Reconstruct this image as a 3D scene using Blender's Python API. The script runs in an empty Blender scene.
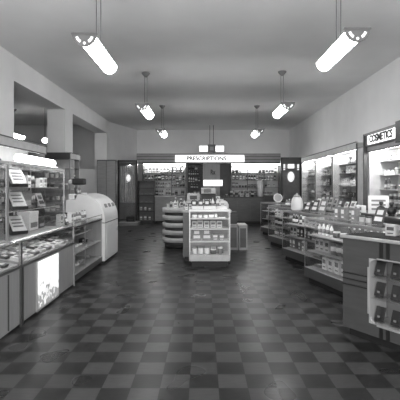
import bpy, bmesh, math, random, re
from mathutils import Matrix, Vector
C = bpy.context.scene.collection
PI = math.pi
R = math.radians
EYE = 1.566

# ---------------------------------------------------------------- camera, world, exposure
cam_d = bpy.data.cameras.new('camera'); cam = bpy.data.objects.new('camera', cam_d); C.objects.link(cam)
cam.location = (0, 0, EYE); cam.rotation_euler = (PI/2, 0, 0)
cam_d.sensor_width = 36; cam_d.lens = 36.0
cam_d.shift_x = -3/400; cam_d.shift_y = -13/400
cam_d.clip_start = 0.05; cam_d.clip_end = 100
bpy.context.scene.camera = cam
w = bpy.data.worlds.new('world'); bpy.context.scene.world = w; w.use_nodes = True
w.node_tree.nodes['Background'].inputs[0].default_value = (0.5, 0.5, 0.5, 1)
w.node_tree.nodes['Background'].inputs[1].default_value = 0.1
vs = bpy.context.scene.view_settings
vs.view_transform = 'Standard'; vs.look = 'None'; vs.gamma = 1; vs.use_curve_mapping = False
vs.exposure = 0.70
# added fill light behind the camera, brightens fronts that face it
ld = bpy.data.lights.new('added_front_fill', 'AREA'); ld.shape = 'RECTANGLE'; ld.size = 6.6; ld.size_y = 2.5; ld.energy = 350
lo = bpy.data.objects.new('added_front_fill', ld); C.objects.link(lo); lo.location = (.1, -3.4, 1.9); lo.rotation_euler = (R(90), 0, 0)
LAMP = 16.0            # strength of the pendant diffusers

# ---------------------------------------------------------------- materials
def g3(v): return (v, v, v, 1)
def mat(name, v, rough=.5, metal=0, var=.12, scale=6, spec=.5, stretch=(1, 1, 1), bump=0):
    m = bpy.data.materials.new(name); m.use_nodes = True
    nt = m.node_tree; b = nt.nodes['Principled BSDF']
    b.inputs['Roughness'].default_value = rough; b.inputs['Metallic'].default_value = metal
    b.inputs['Specular IOR Level'].default_value = spec
    tc = nt.nodes.new('ShaderNodeTexCoord'); mp = nt.nodes.new('ShaderNodeMapping')
    mp.inputs['Scale'].default_value = stretch
    nz = nt.nodes.new('ShaderNodeTexNoise'); nz.inputs['Scale'].default_value = scale; nz.inputs['Detail'].default_value = 4
    cr = nt.nodes.new('ShaderNodeValToRGB')
    cr.color_ramp.elements[0].position = .3; cr.color_ramp.elements[1].position = .7
    cr.color_ramp.elements[0].color = g3(v*(1-var)); cr.color_ramp.elements[1].color = g3(min(1, v*(1+var)))
    nt.links.new(tc.outputs['Object'], mp.inputs['Vector']); nt.links.new(mp.outputs['Vector'], nz.inputs['Vector'])
    nt.links.new(nz.outputs['Fac'], cr.inputs['Fac']); nt.links.new(cr.outputs['Color'], b.inputs['Base Color'])
    if bump:
        bp = nt.nodes.new('ShaderNodeBump'); bp.inputs['Strength'].default_value = bump
        nt.links.new(nz.outputs['Fac'], bp.inputs['Height']); nt.links.new(bp.outputs['Normal'], b.inputs['Normal'])
    return m
def emit(name, s, v=1.0):
    m = bpy.data.materials.new(name); m.use_nodes = True; nt = m.node_tree
    b = nt.nodes['Principled BSDF']; b.inputs['Base Color'].default_value = g3(.8)
    b.inputs['Emission Color'].default_value = g3(v); b.inputs['Emission Strength'].default_value = s
    return m
def glass_mat():
    m = bpy.data.materials.new('glass'); m.use_nodes = True; nt = m.node_tree; nt.nodes.clear()
    o = nt.nodes.new('ShaderNodeOutputMaterial'); mx = nt.nodes.new('ShaderNodeMixShader')
    t = nt.nodes.new('ShaderNodeBsdfTransparent'); t.inputs[0].default_value = g3(.96)
    gl = nt.nodes.new('ShaderNodeBsdfGlossy'); gl.inputs['Roughness'].default_value = .06; gl.inputs[0].default_value = g3(.9)
    lw = nt.nodes.new('ShaderNodeLayerWeight'); lw.inputs['Blend'].default_value = .5
    pw = nt.nodes.new('ShaderNodeMath'); pw.operation = 'POWER'; pw.inputs[1].default_value = 4.0; nt.links.new(lw.outputs['Facing'], pw.inputs[0])
    f = nt.nodes.new('ShaderNodeMath'); f.operation = 'MULTIPLY_ADD'; f.inputs[1].default_value = .55; f.inputs[2].default_value = .035
    nt.links.new(pw.outputs[0], f.inputs[0]); nt.links.new(f.outputs[0], mx.inputs[0]); nt.links.new(t.outputs[0], mx.inputs[1]); nt.links.new(gl.outputs[0], mx.inputs[2])
    nt.links.new(mx.outputs[0], o.inputs[0]); return m
def floor_mat():
    m = bpy.data.materials.new('checker_tile_floor'); m.use_nodes = True; nt = m.node_tree
    L = nt.links.new; N = nt.nodes.new; b = nt.nodes['Principled BSDF']
    def mth(op, a, bb=None, c=None):
        n = N('ShaderNodeMath'); n.operation = op
        for i, q in enumerate((a, bb, c)):
            if q is None: continue
            if isinstance(q, (int, float)): n.inputs[i].default_value = q
            else: L(q, n.inputs[i])
        return n.outputs[0]
    tc = N('ShaderNodeTexCoord'); sp = N('ShaderNodeSeparateXYZ'); L(tc.outputs['Object'], sp.inputs[0])
    T = .2286
    u = mth('DIVIDE', mth('SUBTRACT', sp.outputs[0], .122), T); v = mth('DIVIDE', mth('SUBTRACT', sp.outputs[1], 3.80), T)
    fu = mth('FLOOR', u); fv = mth('FLOOR', v)
    par = mth('FLOORED_MODULO', mth('ADD', fu, fv), 2)
    cx = N('ShaderNodeCombineXYZ'); L(fu, cx.inputs[0]); L(fv, cx.inputs[1])
    wn = N('ShaderNodeTexWhiteNoise'); wn.noise_dimensions = '2D'; L(cx.outputs[0], wn.inputs['Vector'])
    nz = N('ShaderNodeTexNoise'); nz.inputs['Scale'].default_value = 9; nz.inputs['Detail'].default_value = 3
    mp = N('ShaderNodeMapping'); mp.inputs['Scale'].default_value = (1, 5, 1); L(tc.outputs['Object'], mp.inputs[0]); L(mp.outputs[0], nz.inputs['Vector'])
    base = mth('ADD', mth('MULTIPLY', par, .034), .022)
    base = mth('MULTIPLY', base, mth('ADD', mth('MULTIPLY', wn.outputs['Value'], .30), .85))
    base = mth('MULTIPLY', base, mth('ADD', mth('MULTIPLY', nz.outputs['Fac'], .5), .75))
    # thin dark seams between tiles
    su = mth('LESS_THAN', mth('ABSOLUTE', mth('SUBTRACT', mth('FRACT', u), .5)), .492)
    sv = mth('LESS_THAN', mth('ABSOLUTE', mth('SUBTRACT', mth('FRACT', v), .5)), .492)
    base = mth('MULTIPLY', base, mth('ADD', mth('MULTIPLY', mth('MULTIPLY', su, sv), .4), .6))
    cc = N('ShaderNodeCombineColor')
    for i in range(3): L(base, cc.inputs[i])
    L(cc.outputs[0], b.inputs['Base Color'])
    n2 = N('ShaderNodeTexNoise'); n2.inputs['Scale'].default_value = 2.5; n2.inputs['Detail'].default_value = 0; L(tc.outputs['Object'], n2.inputs['Vector'])
    L(mth('ADD', mth('MULTIPLY', n2.outputs['Fac'], .12), .24), b.inputs['Roughness'])
    b.inputs['Specular IOR Level'].default_value = .16
    bp = N('ShaderNodeBump'); bp.inputs['Strength'].default_value = .03; bp.inputs['Distance'].default_value = .003
    n3 = N('ShaderNodeTexNoise'); n3.inputs['Scale'].default_value = 5; n3.inputs['Detail'].default_value = 0; L(tc.outputs['Object'], n3.inputs['Vector'])
    pass
    return m
def panel_picture_mat():
    # frosted lit panel printed with soft grey leafy marks in its lower half
    m = bpy.data.materials.new('lit_picture_panel'); m.use_nodes = True; nt = m.node_tree; L = nt.links.new; N = nt.nodes.new
    b = nt.nodes['Principled BSDF']; tc = N('ShaderNodeTexCoord'); sp = N('ShaderNodeSeparateXYZ'); L(tc.outputs['Object'], sp.inputs[0])
    nz = N('ShaderNodeTexNoise'); nz.inputs['Scale'].default_value = 13; nz.inputs['Detail'].default_value = 3; L(tc.outputs['Object'], nz.inputs['Vector'])
    mr = N('ShaderNodeMapRange'); mr.inputs[1].default_value = .06; mr.inputs[2].default_value = .42; mr.inputs[3].default_value = .0; mr.inputs[4].default_value = .32; L(sp.outputs[2], mr.inputs[0])
    ad = N('ShaderNodeMath'); ad.operation = 'ADD'; L(nz.outputs['Fac'], ad.inputs[0]); L(mr.outputs[0], ad.inputs[1])
    cr = N('ShaderNodeValToRGB'); cr.color_ramp.elements[0].position = .56; cr.color_ramp.elements[1].position = .70
    cr.color_ramp.elements[0].color = g3(.30); cr.color_ramp.elements[1].color = g3(1); L(ad.outputs[0], cr.inputs[0])
    L(cr.outputs[0], b.inputs['Emission Color']); L(cr.outputs[0], b.inputs['Base Color']); b.inputs['Emission Strength'].default_value = .40
    return m
M = dict(
    ceiling=mat('ceiling_plaster', .66, .9, var=.04, scale=1.2), wall=mat('wall_plaster', .69, .9, var=.04, scale=1.5),
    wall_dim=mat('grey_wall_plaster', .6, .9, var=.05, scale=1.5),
    floor=floor_mat(), glass=glass_mat(),
    wood=mat('grey_veneer', .066, .38, var=.12, scale=3, stretch=(1, 1, 9)),
    wood_pale=mat('light_grey_veneer', .26, .45, var=.12, scale=3, stretch=(1, 1, 9)), matte=mat('matte_dark_top', .04, .85, spec=.1),
    woodh=mat('grey_veneer_cross_grain', .34, .4, var=.14, scale=3, stretch=(1, 1, 9)),
    panel=mat('pale_veneer', .27, .42, var=.08, scale=3, stretch=(6, 6, .6)),
    dwood=mat('dark_veneer', .07, .35, var=.2, scale=3, stretch=(1, 1, 9)),
    black=mat('black_lacquer', .015, .35), kick=mat('black_toe_kick', .012, .6),
    dark=mat('dark_grey_paint', .05, .5), mid=mat('mid_grey_paint', .18, .5), light=mat('light_grey_paint', .42, .5),
    white=mat('white_enamel', .72, .3, var=.03), paper=mat('white_card', .78, .8, var=.05),
    chrome=mat('chrome', .42, .36, 1, var=.05), back=mat('pale_case_back', .75, .7, var=.05),
    ltrim=mat('light_metal_edge', .45, .35, .4, var=.05),
    lamp=emit('lit_diffuser', LAMP), tube=emit('lit_tube', 9.0), strip=emit('lit_case_tube', 30.0), cove=emit('lit_cove_tube', 4.5), casetube=emit('lit_showcase_tube', 9.0), sign=emit('lit_sign_face', 1.0), dimglow=emit('soft_lit_face', .55),  # showcase tube is an added light for the case contents
    globe=emit('lit_globe', 6.0), picture=panel_picture_mat(), ink=mat('dark_ink', .05, .7), grey_ink=mat('grey_ink', .22, .7),
    amber=mat('dark_bottle_glass', .06, .12), pale=mat('pale_bottle_glass', .38, .15),
)
TONE = {'white': M['paper'], 'pale grey': mat('pale_goods', .45, .6, var=.15, scale=30), 'grey': mat('grey_goods', .22, .6, var=.2, scale=30),
        'dark grey': mat('dark_goods', .07, .5, var=.2, scale=30), 'black': mat('black_goods', .018, .4)}

# ---------------------------------------------------------------- mesh builder
class MB:
    def __init__(s): s.bm = bmesh.new(); s.mi = 0
    def _tag(s, f0):
        s.bm.faces.ensure_lookup_table()
        for f in s.bm.faces[f0:]: f.material_index = s.mi
    def box(s, x0, x1, y0, y1, z0, z1, mx=None):
        f0 = len(s.bm.faces)
        vs_ = [s.bm.verts.new(((x0, x1)[i], (y0, y1)[j], (z0, z1)[k])) for i in (0, 1) for j in (0, 1) for k in (0, 1)]
        for q in ((0, 1, 3, 2), (4, 6, 7, 5), (0, 4, 5, 1), (2, 3, 7, 6), (0, 2, 6, 4), (1, 5, 7, 3)):
            s.bm.faces.new([vs_[i] for i in q])
        if mx is not None: bmesh.ops.transform(s.bm, matrix=mx, verts=vs_)
        s._tag(f0); return s
    def prism(s, pts, axis, a0, a1):
        # pts: 2D outline; axis 'x': pts are (y,z); 'y': (x,z); 'z': (x,y)
        f0 = len(s.bm.faces)
        def P(p, a): return {'x': (a, p[0], p[1]), 'y': (p[0], a, p[1]), 'z': (p[0], p[1], a)}[axis]
        A = [s.bm.verts.new(P(p, a0)) for p in pts]; B = [s.bm.verts.new(P(p, a1)) for p in pts]
        n = len(pts)
        s.bm.faces.new(A); s.bm.faces.new(B[::-1])
        for i in range(n): s.bm.faces.new([A[i], B[i], B[(i+1) % n], A[(i+1) % n]])
        s._tag(f0); return s
    def lathe(s, prof, cx=0, cy=0, n=16, a0=0, a1=2*PI, smooth=True):
        f0 = len(s.bm.faces); full = abs(a1-a0-2*PI) < 1e-6
        k = n if full else n+1; rings = []
        for r, z in prof:
            rings.append([s.bm.verts.new((cx+r*math.cos(a0+(a1-a0)*i/n), cy+r*math.sin(a0+(a1-a0)*i/n), z)) for i in range(k)])
        for a, b in zip(rings, rings[1:]):
            for i in range(n):
                j = (i+1) % k
                s.bm.faces.new([a[i], a[j], b[j], b[i]])
        if prof[0][0] > 1e-5: s.bm.faces.new(rings[0][::-1])
        if prof[-1][0] > 1e-5: s.bm.faces.new(rings[-1])
        s.bm.faces.ensure_lookup_table()
        if smooth:
            for f in s.bm.faces[f0:]:
                if len(f.verts) == 4: f.smooth = True
        s._tag(f0); return s
    def rod(s, p, q, r, n=8):
        p = Vector(p); q = Vector(q); d = q-p; f0 = len(s.bm.faces)
        mx = Matrix.Translation((p+q)/2) @ d.to_track_quat('Z', 'Y').to_matrix().to_4x4()
        bmesh.ops.create_cone(s.bm, cap_ends=True, segments=n, radius1=r, radius2=r, depth=d.length, matrix=mx)
        s._tag(f0); return s
    def ball(s, c, r, sx=1, sy=1, sz=1):
        f0 = len(s.bm.faces)
        bmesh.ops.create_uvsphere(s.bm, u_segments=16, v_segments=10, radius=r, matrix=Matrix.Translation(c) @ Matrix.Diagonal((sx, sy, sz, 1)))
        s.bm.faces.ensure_lookup_table()
        for f in s.bm.faces[f0:]: f.smooth = True
        s._tag(f0); return s
    def m(s, i): s.mi = i; return s
    def mesh(s, name, mats):
        if not isinstance(mats, (list, tuple)): mats = [mats]
        bmesh.ops.remove_doubles(s.bm, verts=s.bm.verts, dist=1e-6)
        bmesh.ops.recalc_face_normals(s.bm, faces=s.bm.faces)
        me = bpy.data.meshes.new(name); s.bm.to_mesh(me); s.bm.free()
        for q in mats: me.materials.append(M[q] if isinstance(q, str) else q)
        return me
    def build(s, name, mats, parent=None, bevel=0, label=None):
        me = s.mesh(name, mats); o = bpy.data.objects.new(name, me); C.objects.link(o)
        if parent: o.parent = parent
        if bevel:
            b = o.modifiers.new('bevel', 'BEVEL'); b.width = bevel; b.segments = 2; b.limit_method = 'ANGLE'
        if label: o['label'] = label
        return o
def box(*a): return MB().box(*a)
def tag(o, label, cat, group=None, kind=None):
    o['label'] = label; o['category'] = cat
    if group: o['group'] = group
    if kind: o['kind'] = kind
    return o
def thing(name, label, cat, loc=(0, 0, 0), rot=0, group=None):
    o = bpy.data.objects.new(name, None); C.objects.link(o); o.location = loc; o.rotation_euler = (0, 0, R(rot))
    return tag(o, label, cat, group)
def struct(mb, name, m, label=None):
    o = mb.build(name, m); o['kind'] = 'structure'; return o
def copy_tree(o, parent=None):
    c = o.copy(); C.objects.link(c); c.parent = parent
    for ch in list(o.children): copy_tree(ch, c)
    return c
def lettering(txt, size, mname, parent, loc, width=None, name='lettering'):
    cu = bpy.data.curves.new('t', 'FONT'); cu.body = txt; cu.size = size; cu.extrude = .004; cu.align_x = 'CENTER'; cu.align_y = 'CENTER'
    cu.offset = size*.035
    t = bpy.data.objects.new('t', cu); C.objects.link(t); bpy.context.view_layer.update()
    me = bpy.data.meshes.new_from_object(t); C.objects.unlink(t); bpy.data.objects.remove(t)
    me.materials.clear(); me.materials.append(M[mname])
    xs = [v.co.x for v in me.vertices]; sx = 1 if not width else width/(max(xs)-min(xs))
    me.transform(Matrix.Translation(loc) @ Matrix.Rotation(PI/2, 4, 'X') @ Matrix.Diagonal((sx, 1, 1, 1)))
    o = bpy.data.objects.new(name, me); C.objects.link(o); o.parent = parent; return o

# ---------------------------------------------------------------- the room
XL, XR, YB, YF, ZC = -3.90, 4.10, 19.0, -3.0, 4.28
struct(box(-9.2, XR+.2, YF-.2, YB+.2, -.1, 0), 'floor', 'floor')
struct(box(-9.2, XR+.2, YF-.2, YB+.2, ZC, ZC+.1), 'ceiling', 'ceiling')
struct(box(XR, XR+.15, YF, YB, 0, ZC), 'wall_right', 'wall')
struct(box(-3.13, XR, YB, YB+.15, 0, ZC), 'wall_back', 'wall')
struct(MB().box(-9.2, -3.2, YF-.15, YF, 0, ZC).box(3.4, XR, YF-.15, YF, 0, ZC).box(-3.2, 3.4, YF-.15, YF, 0, .6).box(-3.2, 3.4, YF-.15, YF, 3.2, ZC), 'wall_front', 'wall')
wf = MB()
for x in (-3.2, -1.02, 1.16, 3.34): wf.box(x, x+.06, YF-.10, YF-.04, .6, 3.2)
wf.box(-3.14, 3.34, YF-.10, YF-.04, 3.14, 3.2).box(-3.14, 3.34, YF-.10, YF-.04, .6, .66)
struct(wf, 'window_1', 'mid')  # unseen window, added to let the fill light in
wl = MB(); T = .50
wl.box(XL-T, XL, YF, 8.25, 0, ZC)                    # solid wall up to the first opening
wl.box(XL-T, XL, 8.25, 16.25, 3.76, ZC)              # lintel over both openings
wl.box(XL-T, XL, 11.3, 11.98, 0, 3.76)               # column between the openings
wl.box(XL-T, XL, 16.25, 16.75, 0, ZC)
wl.prism([(-3.9, 16.75), (-3.13, YB), (-3.13, YB+.15), (-4.4, YB+.15), (-4.4, 16.75)], 'z', 0, ZC)
struct(wl, 'wall_left', 'wall')
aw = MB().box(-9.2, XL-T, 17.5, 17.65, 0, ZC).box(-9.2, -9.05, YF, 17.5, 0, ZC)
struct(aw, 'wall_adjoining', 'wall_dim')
struct(MB().box(-7.2, -4.42, 16.35, 16.45, 0, 2.30).box(-7.2, -4.42, 16.32, 16.35, 2.12, 2.17), 'trim_1', 'wall')
struct(box(XR-.02, XR, YF, YB, 0, .16), 'baseboard_right', 'dwood')
struct(box(XL, XL+.02, YF, 8.25, 0, .16), 'baseboard_left', 'dwood')

# ---------------------------------------------------------------- pendant lamps
def half_round(r, dz, n=14):
    return [(r*math.cos(PI+PI*i/n), dz*math.sin(PI+PI*i/n)) for i in range(n+1)]
def make_lamp(L=1.30):
    t = thing('pendant_lamp', 'x', 'ceiling lamp')
    o = MB().prism(half_round(.112, .122), 'y', .02, L-.02).build('diffuser', 'lamp', t)
    pl = MB().m(0).prism([(x*1.2, z*1.15) for x, z in half_round(.125, .135)], 'y', -.004, .012)
    pl.box(-.155, .155, -.012, .02, -.008, .012)
    # two bright curved slots and a round hole in the end plate
    pl.m(1)
    for s in (-1, 1):
        arc = [(s*.115*math.cos(a), -.125*math.sin(a)) for a in (R(20), R(35), R(50), R(62))] + \
              [(s*.085*math.cos(a), -.092*math.sin(a)) for a in (R(62), R(50), R(35), R(20))]
        pl.prism(arc, 'y', -.008, -.0045)
    pl.prism([(.018*math.cos(a*PI/4), -.115+.018*math.sin(a*PI/4)) for a in range(8)], 'y', -.008, -.0045)
    pl.build('end_plate', [M['mid'], M['dimglow']], t)
    MB().prism([(x, z) for x, z in half_round(.122, .132)], 'y', L-.012, L+.004).build('end_plate', 'mid', t)
    MB().box(-.10, .10, .03, L-.03, .002, .03).build('spine', 'chrome', t)
    top = ZC - 3.41
    for s in (-1, 1):
        MB().rod((s*.03, L/2, .0), (s*.03, L/2, top-.02), .006).build('rod', 'mid', t)
    MB().lathe([(.03, top-.10), (.055, top-.07), (.10, top-.02), (.10, top)], 0, L/2).build('canopy', 'mid', t)
    return t
lp = make_lamp()
LG = 'pendant lamps in two rows under the ceiling'
spots = [(-1.425, 4.81, 'long half-round pendant lamp nearest the camera in the row beside the wall openings'),
         (1.80, 4.66, 'long half-round pendant lamp nearest the camera in the row beside the wall cabinets'),
         (-1.36, 8.87, 'half-round pendant lamp, middle one in the row beside the wall openings'),
         (1.86, 8.75, 'half-round pendant lamp, middle one in the row beside the wall cabinets'),
         (-1.36, 12.7, 'small-looking far pendant lamp in the row beside the wall openings'),
         (1.80, 12.7, 'small-looking far pendant lamp in the row beside the wall cabinets'),
         (-1.40, .6, 'half-round pendant lamp above the shop entrance, openings side'),  # extra pair out of view, added to light fronts facing the camera
         (1.83, .6, 'half-round pendant lamp above the shop entrance, cabinets side'),
         (-6.6, 13.3, 'pendant lamp seen through the wall opening in the adjoining room')]
for i, (x, y, lab) in enumerate(spots):
    o = lp if i == 0 else copy_tree(lp)
    o.location = (x, y, 3.41); o['label'] = lab; o['group'] = LG if i < 8 else 'lamps of the adjoining room'
t = thing('globe_lamp', 'small glowing globe lamp hanging just beyond the first wall opening', 'ceiling lamp', (-4.94, 12.5, 3.02))
MB().ball((0, 0, 0), .085).build('globe', 'globe', t)
MB().rod((0, 0, .08), (0, 0, ZC-3.02), .008).build('rod', 'dark', t)
MB().lathe([(.03, .06), (.045, .08), (.03, .11)]).build('fitter', 'dark', t)
# hanging crosswise light with a square centre, over the prescription counter
t = thing('hanging_sign_light', 'crosswise hanging light box with grey square centre above the prescription sign', 'light', (.38, 17.6, 3.11))
MB().box(-.54, -.17, -.09, .09, .02, .26).build('light_box', 'sign', t); MB().box(.17, .54, -.09, .09, .02, .26).build('light_box', 'sign', t)
MB().box(-.17, .17, -.11, .11, -.04, .32).build('centre_block', 'mid', t, bevel=.01)
MB().box(-.08, .08, -.12, -.111, .06, .22).build('emblem', 'light', t)
for s in (-1, 1): MB().rod((s*.08, 0, .31), (s*.08, 0, ZC-3.11), .012).build('rod', 'dark', t)

# ---------------------------------------------------------------- goods
_cache = {}
def good_mesh(kind, tone, v):
    k = (kind, tone, v)
    if k in _cache: return _cache[k]
    rnd = random.Random(hash(kind) % 97 + v*13 if False else sum(map(ord, kind+tone))*7 + v*13)
    b = MB(); acc = {'white': 'grey', 'pale grey': 'dark grey', 'grey': 'white', 'dark grey': 'white', 'black': 'pale grey'}[tone]
    if kind == 'carton':
        w_, d_, h_ = rnd.uniform(.07, .13), rnd.uniform(.06, .10), rnd.uniform(.09, .20)
        b.box(-w_/2, w_/2, -d_/2, d_/2, 0, h_)
        b.m(1).box(-w_*.36, w_*.36, -d_/2-.002, -d_/2, h_*.5, h_*.82).box(-w_*.3, w_*.3, -d_/2-.002, -d_/2, h_*.18, h_*.28)
    elif kind == 'bottle':
        r, h_ = rnd.uniform(.028, .045), rnd.uniform(.16, .24); w_ = 2*r; d_ = 2*r
        b.lathe([(r*.95, 0), (r, .01), (r, h_*.6), (r*.75, h_*.7), (r*.35, h_*.78), (r*.35, h_*.9)], n=12)
        b.m(1).lathe([(r*1.02, h_*.15), (r*1.02, h_*.48)], n=12); b.lathe([(r*.42, h_*.88), (r*.42, h_)], n=10)
    elif kind == 'jar':
        r, h_ = rnd.uniform(.035, .055), rnd.uniform(.07, .12); w_ = 2*r; d_ = 2*r
        b.lathe([(r*.9, 0), (r, .01), (r, h_*.75), (r*.85, h_*.8)], n=12)
        b.m(1).lathe([(r*.95, h_*.8), (r*.95, h_)], n=12)
    elif kind == 'tin':
        r, h_ = rnd.uniform(.035, .05), rnd.uniform(.12, .17); w_ = 2*r; d_ = 2*r
        b.lathe([(r, 0), (r, h_)], n=14); b.m(1).lathe([(r*1.02, h_*.3), (r*1.02, h_*.7)], n=14)
    elif kind == 'display_card':
        w_, d_, h_ = rnd.uniform(.16, .22), .09, rnd.uniform(.18, .26)
        b.prism([(-.045, 0), (-.040, 0), (.040, h_), (.034, h_)], 'x', -w_/2, w_/2)
        b.prism([(.03, 0), (.036, 0), (.036, h_*.8), (.028, h_*.85)], 'x', -w_*.12, w_*.12)
        q = .08/h_
        b.m(1)
        for a, c, s in ((.2, .45, .36), (.58, .85, .28)):
            b.prism([(-.045+a*h_*q-.003, a*h_), (-.045+c*h_*q-.003, c*h_), (-.045+c*h_*q-.008, c*h_), (-.045+a*h_*q-.008, a*h_)], 'x', -w_*s, w_*s)
    elif kind == 'flat_packet':
        w_, d_, h_ = rnd.uniform(.11, .17), rnd.uniform(.09, .14), rnd.uniform(.018, .04)
        b.box(-w_/2, w_/2, -d_/2, d_/2, 0, h_); b.m(1).box(-w_*.3, w_*.3, -d_*.25, d_*.25, h_, h_+.002)
    elif kind == 'bottle_near':
        r, h_ = rnd.uniform(.028, .045), rnd.uniform(.16, .24); w_ = 2*r; d_ = 2*r
        b.lathe([(r*.95, 0), (r, .01), (r, h_*.6), (r*.75, h_*.7), (r*.35, h_*.78), (r*.35, h_*.9)], n=14)
    me = b.mesh(kind, [TONE[tone], TONE[acc]])
    _cache[k] = (me, w_, d_, h_); return _cache[k]
KN = {'carton': ('carton', 'box'), 'bottle': ('bottle', 'bottle'), 'jar': ('jar', 'jar'), 'tin': ('tin', 'tin'),
      'display_card': ('display card', 'display card'), 'flat_packet': ('flat packet', 'packet')}
def put(kind, tone, v, mx, x, y, z, place, where, rz=0, sc=1):
    me, w_, d_, h_ = good_mesh(kind, tone, v)
    o = bpy.data.objects.new(kind, me); C.objects.link(o)
    o.matrix_world = mx @ Matrix.Translation((x, y, z+.0015)) @ Matrix.Rotation(rz, 4, 'Z') @ Matrix.Diagonal((sc, sc, sc, 1))
    n, c = KN[kind]
    size = 'short' if h_*sc < .13 else 'tall'
    where = re.sub('^at (its|the) ', '', where); pl = re.sub('^(on|in) the ', '', place).replace(' the ', ' ')
    lab = '%s %s %s, %s, %s' % (size if kind != 'flat_packet' else 'thin', tone, n, where, pl)
    if len(re.findall(r"[A-Za-z']+", lab)) > 16: print('LONG', lab)
    tag(o, lab, c, '%ss on the %s' % (n, re.sub('^(on|in|at|along|inside|around|beside) ', '', place)))
    return o, w_*sc
def fill(mx, x0, x1, y, z, clear, place, kinds, tones, seed, gap=.02, ends=('at its near end', 'at its middle', 'at its far end'), flip=False, sc=1.0, drop=.06, jit=.04):
    """stand goods in a row along local x on a shelf"""
    rnd = random.Random(seed); x = x0+.02; n = 0
    while True:
        kind = rnd.choice(kinds); tone = rnd.choice(tones); v = rnd.randrange(3); run = rnd.choice((1, 2, 3, 4))
        for _ in range(run):
            me, w_, d_, h_ = good_mesh(kind, tone, v); s = min(sc, clear*.94/h_)
            if x+w_*s > x1-.02: return n
            if rnd.random() < drop: x += w_*s; continue
            f = (x-x0)/(x1-x0); f = 1-f if flip else f
            put(kind, tone, v, mx, x+w_*s/2, y, z, place, ends[0 if f < .33 else 1 if f < .67 else 2], rnd.uniform(-jit, jit)*2.5, s*rnd.uniform(.86, 1))
            x += w_*s+gap; n += 1
def MX(o): return Matrix.Translation(o.location) @ Matrix.Rotation(o.rotation_euler.z, 4, 'Z')
ALLT = ['white', 'pale grey', 'grey', 'dark grey', 'black', 'white', 'pale grey']

# ---------------------------------------------------------------- showcases
def glass_case(name, label, cat, loc, rot, W, D, H, base_h, kick, shelves, post=.012, base_m='wood', group=None, glow=False):
    t = thing(name, label, cat, loc, rot, group)
    box(.05, W-.05, .06, D, 0, kick).build('toe_kick', 'kick', t)
    box(0, W, 0, D, kick, base_h).build('base', base_m, t, bevel=.006)
    box(.005, W-.005, .005, D-.005, base_h, base_h+.012).build('deck', 'light', t)
    for x in (post/2+.002, W-post/2-.002):
        for y in (post/2+.002, D-post/2-.002):
            box(x-post/2, x+post/2, y-post/2, y+post/2, base_h+.012, H-.03).build('post', 'chrome', t)
    fr = MB(); e = .022
    fr.box(0, W, 0, e, H-.03, H).box(0, W, D-e, D, H-.03, H).box(0, e, e, D-e, H-.03, H).box(W-e, W, e, D-e, H-.03, H)
    fr.build('top_frame', 'ltrim', t)
    box(e, W-e, e, D-e, H-.014, H-.004).build('glass_top', 'glass', t)
    box(post+.006, W-post-.006, .004, .009, base_h+.014, H-.032).build('front_glass', 'glass', t)
    for x in (.004, W-.009): box(x, x+.005, post+.006, D-post-.006, base_h+.014, H-.032).build('side_glass', 'glass', t)
    for z in shelves:
        box(.014, W-.014, .06, D-.03, z-.012, z).build('shelf', 'light', t)
        box(.014, W-.014, .05, .06, z-.018, z+.002).build('shelf_edge', 'ltrim', t)
    box(.014, W-.014, D-.020, D-.012, base_h+.014, H-.032).build('sliding_back', 'mid', t)
    box(.05, W-.05, .030, .050, H-.036, H-.024).build('case_light', 'casetube', t)  # tube added to brighten the goods in the case
    MB().box(.02, W-.02, .023, .060, H-.022, H-.018).box(.02, W-.02, .011, .022, H-.048, H-.031).build('added_tube_shield', 'ltrim', t)  # lip added to keep that tube out of sight
    return t

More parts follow.
